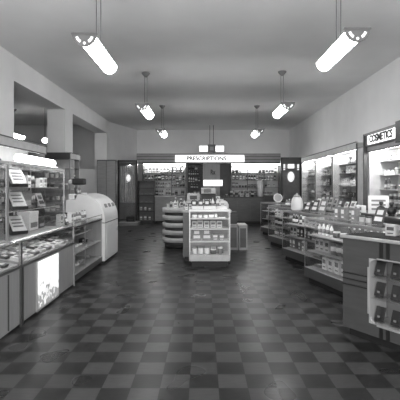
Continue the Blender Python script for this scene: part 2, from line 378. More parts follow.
# left: low panelled counters with glass risers and tall glass cabinets on them
XF = -2.05
def left_counter(y0, W, label, lit):
    t = thing('showcase_counter', label, 'showcase', (XF, y0, 0), 90)
    D = .95
    b = MB().box(0, W, .0, D, .03, .655)
    b.build('base', 'panel', t, bevel=.005)
    box(.02, W-.02, .03, D-.03, 0, .03).build('toe_kick', 'kick', t)
    if lit:
        box(.40, 1.12, -.012, -.001, .05, .635).build('lit_picture', 'picture', t, label='glowing white panel with grey leafy picture')
        fr = MB()
        for x in (.385, 1.12): fr.box(x, x+.015, -.018, 0, .04, .645)
        fr.box(.385, 1.135, -.018, 0, .03, .045).build('panel_frame', 'ltrim', t)
    else:
        box(W-.30, W-.28, -.006, 0, .05, .64).build('seam_strip', 'dark', t)
    box(W-.03, W, -.014, 0, .0, .655).build('corner_strip', 'dwood' if not lit else 'panel', t)
    box(0, .028, -.014, 0, 0, .655).build('corner_strip', 'dark', t)
    box(0, W, -.006, D, .656, .684).build('ledge', 'dwood', t)
    # low glass riser
    for x in (.010, W-.022):
        box(x, x+.014, 0, .014, .686, .95).build('post', 'dark' if x < .1 else 'chrome', t)
    box(.026, W-.026, .004, .009, .686, .94).build('front_glass', 'glass', t)
    MB().box(0, W, -.004, .016, .94, .956).box(0, W, .12, .15, .94, .956).build('rail', 'chrome', t)
    box(.004, W-.004, .016, .12, .944, .950).build('glass_ledge', 'glass', t)
    box(.06, W-.06, .10, .118, .922, .936).build('case_light', 'casetube', t)  # tube added under the rail to brighten the sloping deck
    box(.04, W-.04, .088, .094, .912, .943).build('added_tube_shield', 'ltrim', t)  # added strip that hides the tube under the rail
    # inner display deck, tipped toward the aisle
    MB().prism([(.02, .686), (.60, .686), (.60, .80), (.02, .70)], 'x', .03, W-.03).build('sloping_deck', 'light', t)
    # tall glass cabinet
    for x in (.004, W-.018):
        for y in (.15, .68):
            box(x, x+.014, y, y+.014, .957, 1.83).build('post', 'chrome', t)
    MB().box(0, W, .145, .165, 1.83, 1.855).box(0, W, .68, .70, 1.83, 1.855).box(0, .02, .165, .68, 1.83, 1.855).box(W-.02, W, .165, .68, 1.83, 1.855).build('top_frame', 'light', t)
    box(.02, W-.02, .165, .68, 1.838, 1.846).build('glass_top', 'glass', t)
    box(.02, W-.02, .154, .159, .96, 1.828).build('front_glass', 'glass', t)
    for x in (.006, W-.014): box(x, x+.005, .168, .678, .96, 1.828).build('side_glass', 'glass', t)
    for z in (1.27, 1.56):
        box(.02, W-.02, .26, .66, z-.008, z).build('glass_shelf', 'glass', t)
        MB().box(.02, W-.02, .252, .26, z-.009, z+.001).build('shelf_edge', 'ltrim', t)
    box(.0, W, .165, .95, .925, .945).build('counter_top', 'light', t)
    return t
lcB = left_counter(4.52, 1.84, 'low panelled counter with glowing picture in its front and tall glass cabinet', True)
lcA = left_counter(2.66, 1.84, 'plain-fronted glass-topped counter cut off by the picture edge, next to glowing picture counter', False)
# fluorescent lamp lying on the tall glass cabinet
t = thing('tube_light', 'bright fluorescent light lying along the top of the tall glass cabinet', 'light', (XF, 4.52, 1.858), 90)
MB().box(.36, .42, .19, .33, 0, .018).box(1.60, 1.66, .19, .33, 0, .018).box(.42, 1.60, .32, .33, 0, .018).build('tray', 'white', t)
MB().prism([(.26+.052*math.cos(a*PI/10), .072+.052*math.sin(a*PI/10)) for a in range(20)], 'x', .46, 1.64).build('tube', 'tube', t, bevel=.02)
# three tipped display trays in the near end of the tall cabinet
mB = MX(lcB)
for i, (z, nm) in enumerate(((.958, 'lowest'), (1.275, 'middle'), (1.565, 'topmost'))):
    t = thing('display_tray', '%s black tipped tray with white card in the tall glass cabinet' % nm, 'display tray', mB @ Vector((.66, .36, z+.001)), 50, 'black tipped display trays')
    MB().prism([(-.08, 0), (.12, 0), (.12, .22), (.10, .22), (-.07, .04), (-.08, .04)], 'x', -.11, .11).build('tray', 'black', t)
    MB().prism([(-.072, .042), (.098, .222), (.092, .228), (-.078, .048)], 'x', -.085, .10).build('card', 'paper', t)
    for k in range(3):
        q = .25+.22*k
        MB().prism([(-.078+.17*q-.001, .048+.18*q), (-.078+.17*(q+.08)-.001, .048+.18*(q+.08)), (-.084+.17*(q+.08), .052+.18*(q+.08)), (-.084+.17*q, .052+.18*q)], 'x', -.06, .07).build('printed_line', 'grey_ink', t)
for x, w_, h_, lab, zz, yy in ((1.14, .30, .26, 'large white gift carton with grey band standing in the tall glass cabinet', .958, .34),
                       (1.12, .26, .24, 'grey square carton on the middle glass shelf of the tall cabinet', 1.272, .42),
                       (1.46, .20, .15, 'small dark grey carton beside white card in the tall glass cabinet', .958, .36)):
    t = thing('gift_carton', lab, 'box', mB @ Vector((x, yy, zz+.001)), 90)
    mm = 'paper' if 'white' in lab[:12] else ('mid' if lab[0] == 'g' else 'dark')
    box(-w_/2, w_/2, 0, .16, 0, h_).build('carton_body', mm, t, bevel=.004)
    box(-w_/2-.002, w_/2+.002, -.003, .162, h_*.82, h_+.003).build('lid', mm, t)
    box(-w_*.36, w_*.36, -.004, 0, h_*.15, h_*.42).build('printed_band', 'grey_ink' if mm == 'paper' else 'light', t)
fill(mB, 1.58, 1.8, .33, .958, .26, 'on the floor of the tall glass cabinet', ['carton', 'bottle', 'display_card'], ALLT, 5)
fill(mB, 1.28, 1.8, .40, 1.272, .24, 'on the middle shelf of the tall glass cabinet', ['carton', 'bottle', 'jar', 'display_card'], ALLT, 6)
fill(mB, .86, 1.8, .40, 1.562, .24, 'on the upper shelf of the tall glass cabinet', ['carton', 'bottle', 'jar', 'tin'], ['pale grey', 'grey', 'white'], 7, gap=.04)
mA = MX(lcA)
for i, z in enumerate((.958, 1.272, 1.562)):
    fill(mA, 1.0, 1.8, .38, z, .24, 'on the %s of the edge-cut glass cabinet' % ('floor', 'middle shelf', 'upper shelf')[i], ['carton', 'bottle', 'jar', 'display_card'], ALLT, 20+i)
def slope_fill(mx, x0, x1, place, seed):
    rnd = random.Random(seed)
    for row, (y, z) in enumerate(((.11, .716), (.26, .742), (.42, .770))):
        x = x0
        while x < x1-.1:
            tone = rnd.choice(['white', 'white', 'pale grey', 'grey', 'dark grey']); v = rnd.randrange(3)
            me, w_, d_, h_ = good_mesh('flat_packet', tone, v); s = .95
            o, ww = put('flat_packet', tone, v, mx @ Matrix.Translation((x+w_/2, y, z)) @ Matrix.Rotation(.1708, 4, 'X'), 0, 0, 0, place,
                        ('in its front row', 'in its middle row', 'in its back row')[row], 0, s)
            x += w_+rnd.uniform(.02, .09)
slope_fill(mB, .06, 1.78, 'on the sloping deck above the glowing picture', 1)
slope_fill(mA, .9, 1.78, 'on the sloping deck of the edge-cut counter', 2)

# second left counter: open glass shelves between the tall cabinet and the white fountain cabinet
t = thing('open_shelf_counter', 'low glass-fronted shelf counter between tall glass cabinet and white fountain cabinet', 'showcase', (XF, 6.38, 0), 90)
W = 1.76; D = .70
box(.03, W-.03, .05, D, 0, .05).build('toe_kick', 'kick', t)
box(0, W, 0, D, .05, .15).build('base', 'wood', t, bevel=.005)
box(.0, W, .0, D, .15, .165).build('deck', 'ltrim', t)
box(W-.03, W, .01, D, .166, .90).build('end_panel', 'panel', t); box(0, W-.03, D-.02, D, .166, .90).build('back_panel', 'panel', t)
for x in (.0, .60): box(x, x+.014, .002, .016, .166, .90).build('post', 'chrome', t)
box(0, .014, D-.06, D-.03, .166, .90).build('post', 'chrome', t)
for z, d0 in ((.49, .03), (.72, .2)):
    box(.016, W-.032, d0, D-.03, z-.014, z).build('shelf', 'light', t); box(.016, W-.032, d0-.01, d0, z-.018, z+.003).build('shelf_edge', 'ltrim', t)
box(0, W, 0, D, .90, .925).build('counter_frame', 'dark', t); box(.0, W, .0, D, .926, .94).build('glass_top', 'glass', t)
MB().box(0, W, 0, .02, .995, 1.01).box(0, W, .42, .44, .995, 1.01).build('rail', 'ltrim', t)
for x in (.0, .86, W-.014): box(x, x+.012, .004, .016, .941, .994).build('post', 'chrome', t)
m2 = MX(t)
fill(m2, .04, W-.08, .24, .166, .28, 'on the deck of the low shelf counter', ['carton', 'flat_packet', 'jar', 'flat_packet'], ['white', 'pale grey', 'grey', 'white'], 31, gap=.05)
fill(m2, .04, W-.08, .26, .49, .20, 'on the lower shelf of the low shelf counter', ['carton', 'flat_packet', 'jar'], ALLT, 32, gap=.05)
fill(m2, .04, W-.08, .42, .72, .16, 'on the upper shelf of the low shelf counter', ['carton', 'jar', 'flat_packet'], ALLT, 33, gap=.04)
t = thing('serving_tray', 'long black tray lying on the low shelf counter', 'tray', m2 @ Vector((.25, .48, 1.012)), 90)
MB().box(0, 1.25, 0, .20, .0, .02).build('tray_floor', 'black', t)
MB().box(0, 1.25, 0, .015, .021, .05).box(0, 1.25, .185, .2, .021, .05).box(0, .015, .015, .185, .021, .05).box(1.235, 1.25, .015, .185, .021, .05).build('tray_rim', 'black', t)
fill(m2, .05, W-.1, .28, .942, .30, 'on top of the low shelf counter', ['bottle', 'tin', 'carton', 'display_card'], ['white', 'pale grey', 'dark grey', 'grey'], 34, gap=.1)

# white fountain cabinet with curved hood
t = thing('fountain_cabinet', 'white enamel fountain cabinet with rounded streamlined hood', 'cabinet', (-2.0, 8.16, 0), 90)
W = 1.24
prof = [(0, .84)]+[(.52-.52*math.cos(a), .88+.54*math.sin(a)) for a in [i*PI/2/12 for i in range(13)]]+[(.56, 1.42), (.60, 1.30), (.80, 1.30), (.80, .84)]
box(.02, W-.02, .03, .80, 0, .05).build('toe_kick', 'kick', t)
box(0, W, 0, .80, .05, .825).build('body', 'white', t, bevel=.01)
box(-.003, W+.003, -.006, .803, .825, .84).build('seam_band', 'dark', t)
o = MB().prism(prof, 'x', 0, W).build('hood', 'white', t)
MB().box(.12, W-.12, -.008, -.001, .12, .78).build('door', 'white', t, bevel=.003)
MB().rod((W-.2, -.03, .58), (W-.2, -.03, .68), .008).box(W-.205, W-.195, -.03, -.008, .59, .60).box(W-.205, W-.195, -.03, -.008, .66, .67).build('door_handle', 'chrome', t)
for i in range(3):
    x = .25+.33*i; MB().prism([(.052, 1.13), (.085, 1.20), (.082, 1.21), (.045, 1.135)], 'x', x, x+.2).build('trim_plate', 'mid', t)
mF = MX(t)
t = thing('drink_mixer', 'black-headed drink mixer with pale knob standing on the white fountain cabinet', 'mixer', mF @ Vector((.55, .71, 1.304)), 0)
MB().lathe([(.09, 0), (.09, .03), (.04, .05)]).build('base', 'mid', t)
MB().box(-.03, .03, .02, .07, .045, .36).build('stand', 'light', t)
MB().box(-.13, .15, -.06, .09, .31, .45).build('motor_head', 'black', t, bevel=.03)
MB().lathe([(.045, .06), (.05, .24)], 0, -.02).build('cup', 'chrome', t)
MB().ball((-.17, -.02, .38), .045).build('knob', 'white', t)
t = thing('napkin_dispenser', 'squat white napkin dispenser near the mixer on the fountain cabinet', 'dispenser', mF @ Vector((.16, .71, 1.304)), 90)
box(-.09, .09, -.06, .06, 0, .12).build('dispenser_body', 'white', t, bevel=.02); box(-.06, .06, -.064, -.061, .03, .09).build('slot', 'mid', t)
fill(mF, .8, 1.22, .71, 1.30, .2, 'on the hood of the white fountain cabinet', ['jar', 'tin', 'bottle'], ['white', 'pale grey', 'grey'], 36)

# wall shelving behind the left counters
def wall_shelving(name, label, loc, rot, W, D, H, shelves, base_h, cornice, glow=None, seed=0, place='', tones=ALLT, kinds=('carton', 'bottle', 'jar', 'tin'),
                  back='back', door=False, gm=None, band='panel', fillx=None, dividers=0, ends=None, flip=False, sc=1.25, side='dwood', base_m='wood', gapx=.02, edge='mid', drop=.06, cat='wall cabinet'):
    t = thing(name, label, cat, loc, rot)
    if base_h > .1:
        box(0, W, 0.02, D, 0, .08).build('toe_kick', 'kick', t)
        box(0, W, 0, D, .08, base_h).build('base', base_m, t, bevel=.005)
        nb = max(1, round(W/.75))
        for i in range(nb):
            a = .02+(W-.04)*i/nb; b_ = .02+(W-.04)*(i+1)/nb
            d_ = box(a+.01, b_-.01, -.014, -.001, .12, base_h-.05).build('door', base_m, t)
            MB().box(b_-.06, b_-.045, -.035, -.015, base_h*.55, base_h*.55+.1).build('handle', 'ltrim', d_)
    z0 = base_h
    box(0, .03, 0, D, z0, H).build('side_panel', side, t); box(W-.03, W, 0, D, z0, H).build('side_panel', side, t)
    box(.03, W-.03, D-.02, D, z0, H).build('back_panel', back, t)
    box(.03, W-.03, 0, D-.02, H-.03, H).build('top_panel', side, t)
    if cornice:
        box(0, W, -.03, -.001, H-cornice, H+.02).build('cornice', band, t)
        MB().box(0, W, -.045, -.03, H, H+.02).box(0, W, -.04, -.03, H-cornice, H-cornice+.02).build('cornice_edge', 'dark', t)
    if glow == 'strip' and rot == 0:      # unseen tube added on the cabinet top to brighten the wall above
        box(.1, W-.1, D-.14, D-.08, H+.03, H+.05).build('strip_light', 'cove', t); box(.1, W-.1, D-.20, D-.03, H+.001, H+.029).build('added_tube_tray', 'light', t)
    if glow:
        zc = H-cornice-.01 if cornice < .05 else H-cornice+.04
        box(.05, W-.05, .03, .10, zc-.02, zc+.02 if cornice > .05 else zc).build('strip_light', glow, t)
    for i in range(dividers):
        x = W*(i+1)/(dividers+1); box(x-.012, x+.012, .0, .03, z0, H-cornice).build('divider', side, t)
    box(.031, W-.031, 0.0, D-.021, z0, z0+.02).build('deck', edge, t)
    mx = MX(t); zs = [z0+.02]+list(shelves)
    for z in shelves:
        box(.031, W-.031, D*.5-.10, D-.021, z-.014, z).build('shelf', edge, t)
    topz = H-max(cornice, .05)
    for i, z in enumerate(zs):
        nxt = zs[i+1]-.02 if i+1 < len(zs) else topz-.04
        f = fillx or (.05, W-.05)
        nm = ['lowest shelf', 'second shelf', 'third shelf', 'fourth shelf', 'fifth shelf', 'sixth shelf'][i]
        fill(mx, f[0], f[1], D*.5, z, min(.34, nxt-z-.01), 'on the %s of the %s' % (nm, place), list(kinds), tones, seed*10+i, gap=gapx,
             ends=ends or ('at its near end', 'at its middle', 'at its far end'), flip=flip, sc=sc, drop=drop)
    return t
wall_shelving('wall_cabinet', 'long pale wall cabinet behind the edge-cut counter', (-3.50, 3.2, 0), 90, 2.78, .38, 2.45, (1.25, 1.58, 1.91), .9, .17, 'cove', 40, 'wall cabinet behind the edge-cut counter', fillx=(1.5, 2.7), base_m='panel', band='light')
wall_shelving('wall_cabinet', 'pale wall cabinet behind the glowing picture counter, below the opening', (-3.50, 6.0, 0), 90, 2.86, .38, 2.45, (1.25, 1.58, 1.91), .9, .17, 'cove', 41, 'wall cabinet behind the glowing picture counter', base_m='panel', band='light')
# tall cabinet in front of the column
t = thing('column_cabinet', 'tall square cabinet with dark banded top standing before the column', 'cabinet', (-4.28, 10.5, 0), 0)
W, D, H = .80, .76, 2.45
box(0, W, 0, D, 0, .9).build('base', 'panel', t)
box(0, .03, 0, D, .9, H-.14).build('side_panel', 'panel', t); box(0, W, D-.03, D, .9, H-.14).build('back_panel', 'panel', t)
box(.03, W, .30, .32, .9, H-.14).build('divider', 'light', t)
box(W-.03, W, 0, .03, .9, H-.14).build('post', 'panel', t)
for z in (.9, 1.2, 1.5, 1.8, 2.06):
    box(.031, W, .031, .299, z, z+.015).build('shelf', 'light', t); box(.031, W-.0, .321, D-.031, z, z+.015).build('shelf', 'dark', t)
box(-.02, W, -.03, D, H-.14, H).build('cornice', 'dark', t); box(W, W+.03, -.03, D, H-.14, H).build('cornice', 'light', t)
box(-.03, W+.04, -.04, D, H, H+.02).build('cornice_cap', 'dark', t)
mC = MX(t); mCs = mC @ Matrix.Translation((W, .32, 0)) @ Matrix.Rotation(PI/2, 4, 'Z')
for i, z in enumerate((.915, 1.215, 1.515, 1.815)):
    fill(mC, .05, W-.05, .15, z, .26, 'on %s front of the column cabinet' % ('the bottom shelf,', 'the second shelf,', 'the third shelf,', 'the fourth shelf,')[i], ['carton', 'jar', 'tin'], ['pale grey', 'white', 'grey'], 60+i, sc=1.3)
    fill(mCs, .02, .40, .12, z, .26, 'on %s aisle side of the column cabinet' % ('the bottom shelf,', 'the second shelf,', 'the third shelf,', 'the fourth shelf,')[i], ['bottle'], ['black', 'black', 'dark grey'] if i > 0 else ['grey', 'white'], 70+i, sc=1.2)

# ---------------------------------------------------------------- far left fixtures
t = thing('tall_cupboard', 'plain dark grey tall cupboard at the end of the second opening', 'cupboard', (-4.20, 15.85, 0), 0)
box(0, .74, .02, .36, 0, .1).build('toe_kick', 'kick', t); box(0, .74, 0, .36, .1, 2.64).build('carcass', 'dwood', t)
for i in range(2): box(.02+.36*i, .36+.36*i, -.015, -.001, .14, 2.6).build('door', 'wood_pale', t)
box(.345, .352, -.03, -.016, 1.0, 1.2).build('handle', 'ltrim', t)
t = thing('glass_door_cabinet', 'tall glass door cabinet with pale curtain in the far corner by dark rack', 'cabinet', (-3.62, 16.98, 0), 0)
def door_cab(t, W, H, D=.20):
    box(0, W, 0.0, D, 0, .12).build('base', 'dwood', t)
    box(0, .05, 0, D, .12, H).build('side_panel', 'black', t); box(W-.05, W, 0, D, .12, H).build('side_panel', 'black', t)
    box(.05, W-.05, 0, D, H-.10, H).build('head_rail', 'wood', t)
    box(.05, W-.05, D-.02, D, .12, H-.10).build('back_panel', 'mid', t)
door_cab(t, .83, 2.71)
MB().prism([(.06+.71*i/40, .10+.015*math.sin(i*1.3)) for i in range(41)]+[(.77-.71*i/40, .115+.015*math.sin((40-i)*1.3)) for i in range(41)], 'z', .9, 2.45).build('curtain', 'light', t)
dr = MB().box(.055, .775, .0, .012, .14, .2).box(.055, .775, 0, .012, 2.5, 2.6).box(.055, .085, 0, .012, .2, 2.5).box(.745, .775, 0, .012, .2, 2.5).build('door', 'wood', t)
box(.086, .744, .004, .008, .201, 2.499).build('pane', 'glass', dr); box(.72, .735, -.03, -.001, 1.1, 1.25).build('handle', 'chrome', dr)
MB().ball((.50, .07, 2.52), .05).build('bulb', 'globe', t); MB().ball((.44, .06, 1.95), .09, 1, .4, 1.7).build('hanging_light', 'dimglow', t)
t = thing('step_platform', 'low pale step in front of the far corner glass door cabinet', 'step', (-3.40, 16.2, 0), 0)
box(0, .75, 0, .7, .0, .12).build('riser', 'mid', t); box(-.01, .76, -.01, .71, .121, .14).build('tread', 'light', t)
t = thing('black_crate', 'small black crate on the low pale step', 'crate', (-3.15, 16.4, .141), 0)
MB().box(0, .34, 0, .02, 0, .2).box(0, .34, .23, .25, 0, .2).box(0, .02, .02, .23, 0, .2).box(.32, .34, .02, .23, 0, .2).box(0, .34, 0, .25, 0, .02).build('crate_body', 'black', t); box(.08, .26, -.01, -.001, .06, .1).build('tag_plate', 'dark', t)

# ---------------------------------------------------------------- back wall fixtures
YS = 17.9
E3 = ('corner end', 'middle', 'centre panel end')
wall_shelving('prescription_shelving', 'brightly lit back wall shelving between corner and emblem panel', (-2.72, YS, 0), 0, 1.98, .5, 2.62, (1.55, 1.88, 2.20), 1.18, .02, 'strip', 80, 'lit back shelving beside the dark rack', ends=E3, sc=1.5, dividers=2, base_m='wood_pale')
wall_shelving('prescription_shelving', 'dark back wall shelving crowded with bottles next to the emblem panel', (-.73, YS, 0), 0, .74, .5, 2.62, (1.50, 1.80, 2.10, 2.36), 1.18, .02, None, 81, 'dark bottle shelving', tones=['dark grey', 'black', 'grey', 'white'], kinds=('bottle', 'tin', 'jar'), back='dark', ends=E3, sc=1.3, edge='dark')
wall_shelving('prescription_shelving', 'brightly lit back wall shelving behind the prescription counter', (1.24, YS, 0), 0, 2.24, .5, 2.62, (1.55, 1.88, 2.20), 1.18, .02, 'strip', 82, 'lit back shelving behind the prescription counter', ends=E3[::-1], sc=1.5, dividers=2, base_m='wood')
t = thing('emblem_panel', 'pale centre panel with small dark emblem on the back wall', 'panel', (.02, YS, 0), 0)
box(0, 1.20, .0, .5, 0, 1.18).build('base', 'wood', t); box(0.0, .74, 0, .10, 1.181, 2.62).build('panel_face', 'panel', t); box(.741, 1.20, .2, .3, 1.181, 2.62).build('recess_back', 'dark', t)
lettering('Rx', .30, 'ink', t, (.42, -.006, 2.22), .22, 'emblem')
t = thing('lit_sign', 'small glowing white sign under the emblem panel', 'sign', (.02, YS-.20, 1.62), 0)
box(0, .84, 0, .16, 0, .25).build('light_box', 'sign', t); MB().box(-.02, .86, -.005, .16, -.02, -.001).box(-.02, .86, -.005, .16, .251, .27).build('sign_frame', 'ltrim', t)
box(.36, .44, .05, .12, -.44, -.021).build('stem', 'mid', t)
lettering('SODA', .12, 'grey_ink', t, (.42, -.004, .125), .4) if False else None
# long valance with the PRESCRIPTIONS sign
t = thing('sign_valance', 'long grey striped valance above the back shelving carrying the prescriptions sign', 'sign', (-2.95, YS-.12, 2.645), 0)
VW = 6.40
box(0, VW, 0, .3, 0, .40).build('board', 'woodh', t)
for z in (.0, .13, .27, .385): box(0, VW, -.012, -.001, z, z+.018).build('moulding', 'dark', t)
box(1.72, 4.78, -.05, -.013, .03, .33).build('sign_face', 'sign', t, label='glowing white sign face')
lettering('PRESCRIPTIONS', .25, 'ink', t, (3.10, -.056, .18), 1.75, 'lettering')
# dark protruding rack
t = thing('dark_rack', 'black four-shelf rack standing before the lit back shelving by the corner', 'rack', (-2.86, 17.45, 0), 0)
W, H = .74, 1.78
box(0, W, 0, .38, 0, .08).build('base', 'black', t)
for x in (0, W-.03): box(x, x+.03, 0, .38, .08, H).build('side_panel', 'dwood', t)
box(.03, W-.03, .36, .38, .08, H).build('back_panel', 'mid', t); box(-.01, W+.01, -.03, .38, H, H+.06).build('top_panel', 'black', t)
for z in (.08, .5, .85, 1.2, 1.5): box(.031, W-.031, 0, .359, z, z+.03).build('shelf', 'wood', t)
mx = MX(t)
for i, z in enumerate((.11, .53, .88, 1.23)):
    fill(mx, .05, W-.05, .16, z, .26, 'on the %s shelf of the black rack' % ('bottom', 'second', 'third', 'top')[i], ['carton', 'flat_packet', 'tin'], ['dark grey', 'pale grey', 'grey'], 90+i, sc=1.3, gap=.05)
# counters before the back shelving
def counter(name, label, x, y, W, D, H, m, kick=.10, cat='counter', doors=3, top='dark'):
    t = thing(name, label, cat, (x, y, 0), 0)
    box(.03, W-.03, .06, D-.02, 0, kick).build('toe_kick', 'kick', t); box(0, W, 0, D, kick, H-.05).build('body', m, t)
    box(-.02, W+.02, -.03, D, H-.05, H).build('worktop', top, t, bevel=.008)
    for i in range(doors):
        a = W*i/doors; b_ = W*(i+1)/doors
        box(a+.02, b_-.02, -.012, -.001, kick+.04, H-.10).build('panel', m, t)
    return t
counter('wrapping_counter', 'plain grey counter before the lit shelving, next to the black rack', -2.08, 17.3, 1.30, .5, 1.18, 'wood_pale', top='light')
pc = counter('prescription_counter', 'dark wooden prescription counter behind the island, right of its showcase'.replace(', right of its showcase', ''), .86, 16.6, 1.65, .5, 1.16, 'dwood', kick=.14)
E5 = ('near the corner end', 'at its middle', 'near the island end')
fill(MX(pc), .05, 1.38, .25, 1.16, .4, 'on the dark prescription counter', ['bottle', 'carton', 'tin', 'jar'], ['white', 'dark grey', 'black', 'pale grey'], 101, gap=.07, sc=1.6)
t = thing('apothecary_jar', 'tall white columnar jar standing on the dark prescription counter', 'jar', (2.40, 16.75, 1.161), 0)
MB().lathe([(.08, 0), (.12, .02), (.12, .62), (.08, .68)]).build('jar_body', 'white', t); MB().lathe([(.09, .681), (.09, .72), (.03, .76), (.001, .78)]).build('lid', 'light', t)

# ---------------------------------------------------------------- far right door cabinet and right wall
t = thing('glass_door_cabinet', 'tall black-framed glass door cabinet in far corner with oval light', 'cabinet', (3.14, 16.1, 0), 0)
door_cab(t, .84, 2.76)
for z in (2.3, 1.2): box(.055, .785, .02, .17, z, z+.02).build('shelf', 'mid', t)
dr = MB().box(.055, .785, .0, .012, .14, .2).box(.055, .785, 0, .012, 2.5, 2.66).box(.055, .085, 0, .012, .2, 2.5).box(.755, .785, 0, .012, .2, 2.5).build('door', 'dwood', t)
box(.086, .754, .004, .008, .201, 2.499).build('pane', 'glass', dr); box(.10, .115, -.03, -.001, 1.1, 1.25).build('handle', 'chrome', dr)
MB().ball((.42, .09, 1.98), .14, 1, .4, 1.5).build('oval_light', 'dimglow', t)
box(.30, .54, .05, .12, 2.32, 2.49).build('light_box', 'sign', t)
for x in (.12, .68): box(x, x+.06, .05, .12, 2.25, 2.49).build('light_strip', 'dimglow', t)

XW = 3.52
bays = [(14.2, 1.72, 'farthest'), (12.46, 1.62, 'middle'), (10.82, 1.72, 'nearest')]
for i, (yf, W, nm) in enumerate(bays):
    t = wall_shelving('glazed_wall_cabinet', '%s of three tall glazed cabinets along the wall' % nm, (XW, yf, 0), -90, W, .5, 2.58, (1.32, 1.62, 1.92, 2.16), .95, .16, 'strip', 110+i,
                      '%s glazed wall cabinet' % nm, band='light', side='light', back='back', flip=True, sc=1.25, edge='mid', gapx=.05, drop=.2, ends=('at its near end', 'at its middle', 'at its far end'), tones=['white', 'dark grey', 'black', 'grey', 'pale grey'])
    dr = MB().box(.031, .06, -.022, -.002, .97, 2.41).box(W-.06, W-.031, -.022, -.002, .97, 2.41).box(.06, W-.06, -.022, -.002, .97, 1.0).box(.06, W-.06, -.022, -.002, 2.38, 2.41).build('glass_door', 'ltrim', t)
    box(.061, W-.061, -.014, -.010, 1.001, 2.379).build('pane', 'glass', dr)
    box(0, .030, -.024, -.002, .95, 2.40).build('edge_strip', 'dark', t); box(W-.030, W, -.024, -.002, .95, 2.40).build('edge_strip', 'dark', t)
t = thing('pilaster', 'pale upright panel between glazed cabinets and cosmetics case', 'panel', (XW-.04, 9.06, 0), -90)
box(0, .96, 0, .50, 0, 2.42).build('panel_face', 'light', t); box(-.0, .05, -.02, -.001, 0, 2.55).build('post', 'black', t)
box(.0, .96, 0, .50, 2.421, 2.46).build('cap', 'mid', t)
# cosmetics case
t = wall_shelving('cosmetics_case', 'brightly lit open wall case under the cosmetics sign', (3.34, 8.06, 0), -90, 2.3, .6, 2.36, (1.28, 1.52, 1.80, 2.08), 1.08, .10, 'strip', 120,
                  'cosmetics case', side='light', back='back', tones=['white', 'pale grey', 'white', 'grey'], kinds=('carton', 'jar', 'bottle', 'tin'), sc=1.1, gapx=.07, drop=.25, edge='light', flip=True, base_m='dwood')
t = thing('cosmetics_sign', 'glowing white COSMETICS sign on the wall above the lit case', 'sign', (3.28, 8.08, 2.30), -90)
box(0, 1.46, 0, .055, 0.085, .30).build('sign_board', 'mid', t); box(-.045, -.005, -.03, .05, -1.2, .33).build('post', 'dark', t)
box(.16, 1.30, -.02, -.001, .10, .28).build('sign_face', 'sign', t)
box(0, 1.46, -.03, .055, .301, .33).build('sign_cap', 'mid', t)
box(1.38, 1.56, -.06, -.001, .0, .36).build('end_block', 'black', t)
lettering('COSMETICS', .19, 'ink', t, (.73, -.026, .19), .95)

# ---------------------------------------------------------------- angled glass cases along the right aisle
KR = ['carton', 'bottle', 'jar', 'tin', 'carton']
rc = [(1.67, 6.60, 'nearest', 201), (1.71, 8.66, 'second', 202), (1.77, 10.90, 'third', 203), (1.91, 13.30, 'farthest', 204)]
RCASES = []
for x, y, nm, sd in rc:
    t = glass_case('aisle_showcase', '%s of four angled glass showcases along the aisle' % nm if nm != 'second' else 'second nearest of four angled glass showcases along the aisle', 'showcase', (x, y, 0), -75, 1.85, .50, 1.07, .25, .10, (.53, .79), group='angled glass showcases')
    mx = MX(t); RCASES.append(mx); nn = {'nearest': 'nearest', 'second': 'second nearest', 'third': 'third nearest', 'farthest': 'farthest'}[nm]
    hi = 1.2 if nm in ('nearest', 'second') else 1.4
    fill(mx, .03, 1.82, .2, .262, .25, 'on the deck of the %s aisle showcase' % nn, ['carton', 'flat_packet', 'display_card', 'carton', 'bottle'], ['white', 'pale grey', 'grey', 'white'], sd*3, gap=.03, sc=hi, flip=True)
    fill(mx, .03, 1.82, .22, .53, .22, 'on the lower shelf of the %s aisle showcase' % nn, KR, ALLT, sd*3+1, gap=.03, sc=hi, flip=True)
    fill(mx, .03, 1.82, .24, .79, .22, 'on the upper shelf of the %s aisle showcase' % nn, KR, ['grey', 'dark grey', 'pale grey', 'white'], sd*3+2, gap=.05, sc=hi, flip=True)
    if nm != 'farthest':
        fill(mx, .45, 1.82, .30, 1.07, .34, 'on top of the %s aisle showcase' % nn, ['display_card', 'carton', 'bottle', 'jar', 'display_card'], ['white', 'grey', 'dark grey', 'black', 'pale grey'], sd*3+5, gap=.06, sc=1.15, flip=True)
t = thing('vanity_mirror', 'round white-rimmed tilted mirror on top of the third nearest aisle showcase', 'mirror', RCASES[2] @ Vector((.16, .22, 1.071)), -20)
MB().lathe([(.08, 0), (.08, .015), (.02, .03)]).build('base', 'chrome', t); MB().rod((0, 0, .03), (0, 0, .12), .008).build('stem', 'chrome', t)
q = Matrix.Translation((0, 0, .20)) @ Matrix.Rotation(R(68), 4, 'X') @ Matrix.Rotation(R(20), 4, 'Y')
b = MB().lathe([(.11, -.012), (.125, -.008), (.125, .008), (.11, .012)], n=24); bmesh.ops.transform(b.bm, matrix=q, verts=b.bm.verts); b.build('rim', 'white', t)
b = MB().lathe([(.10, .0125), (.10, .016)], n=24); bmesh.ops.transform(b.bm, matrix=q, verts=b.bm.verts); b.build('mirror_glass', 'chrome', t)
t = thing('lidded_urn', 'stout white urn with small knob on top of the second nearest aisle showcase', 'urn', RCASES[1] @ Vector((.20, .25, 1.071)), 0)
MB().lathe([(.09, 0), (.12, .02), (.13, .12), (.11, .24), (.08, .28)]).build('urn_body', 'white', t); MB().lathe([(.085, .281), (.06, .32), (.02, .335)]).ball((0, 0, .35), .02).build('lid', 'light', t)

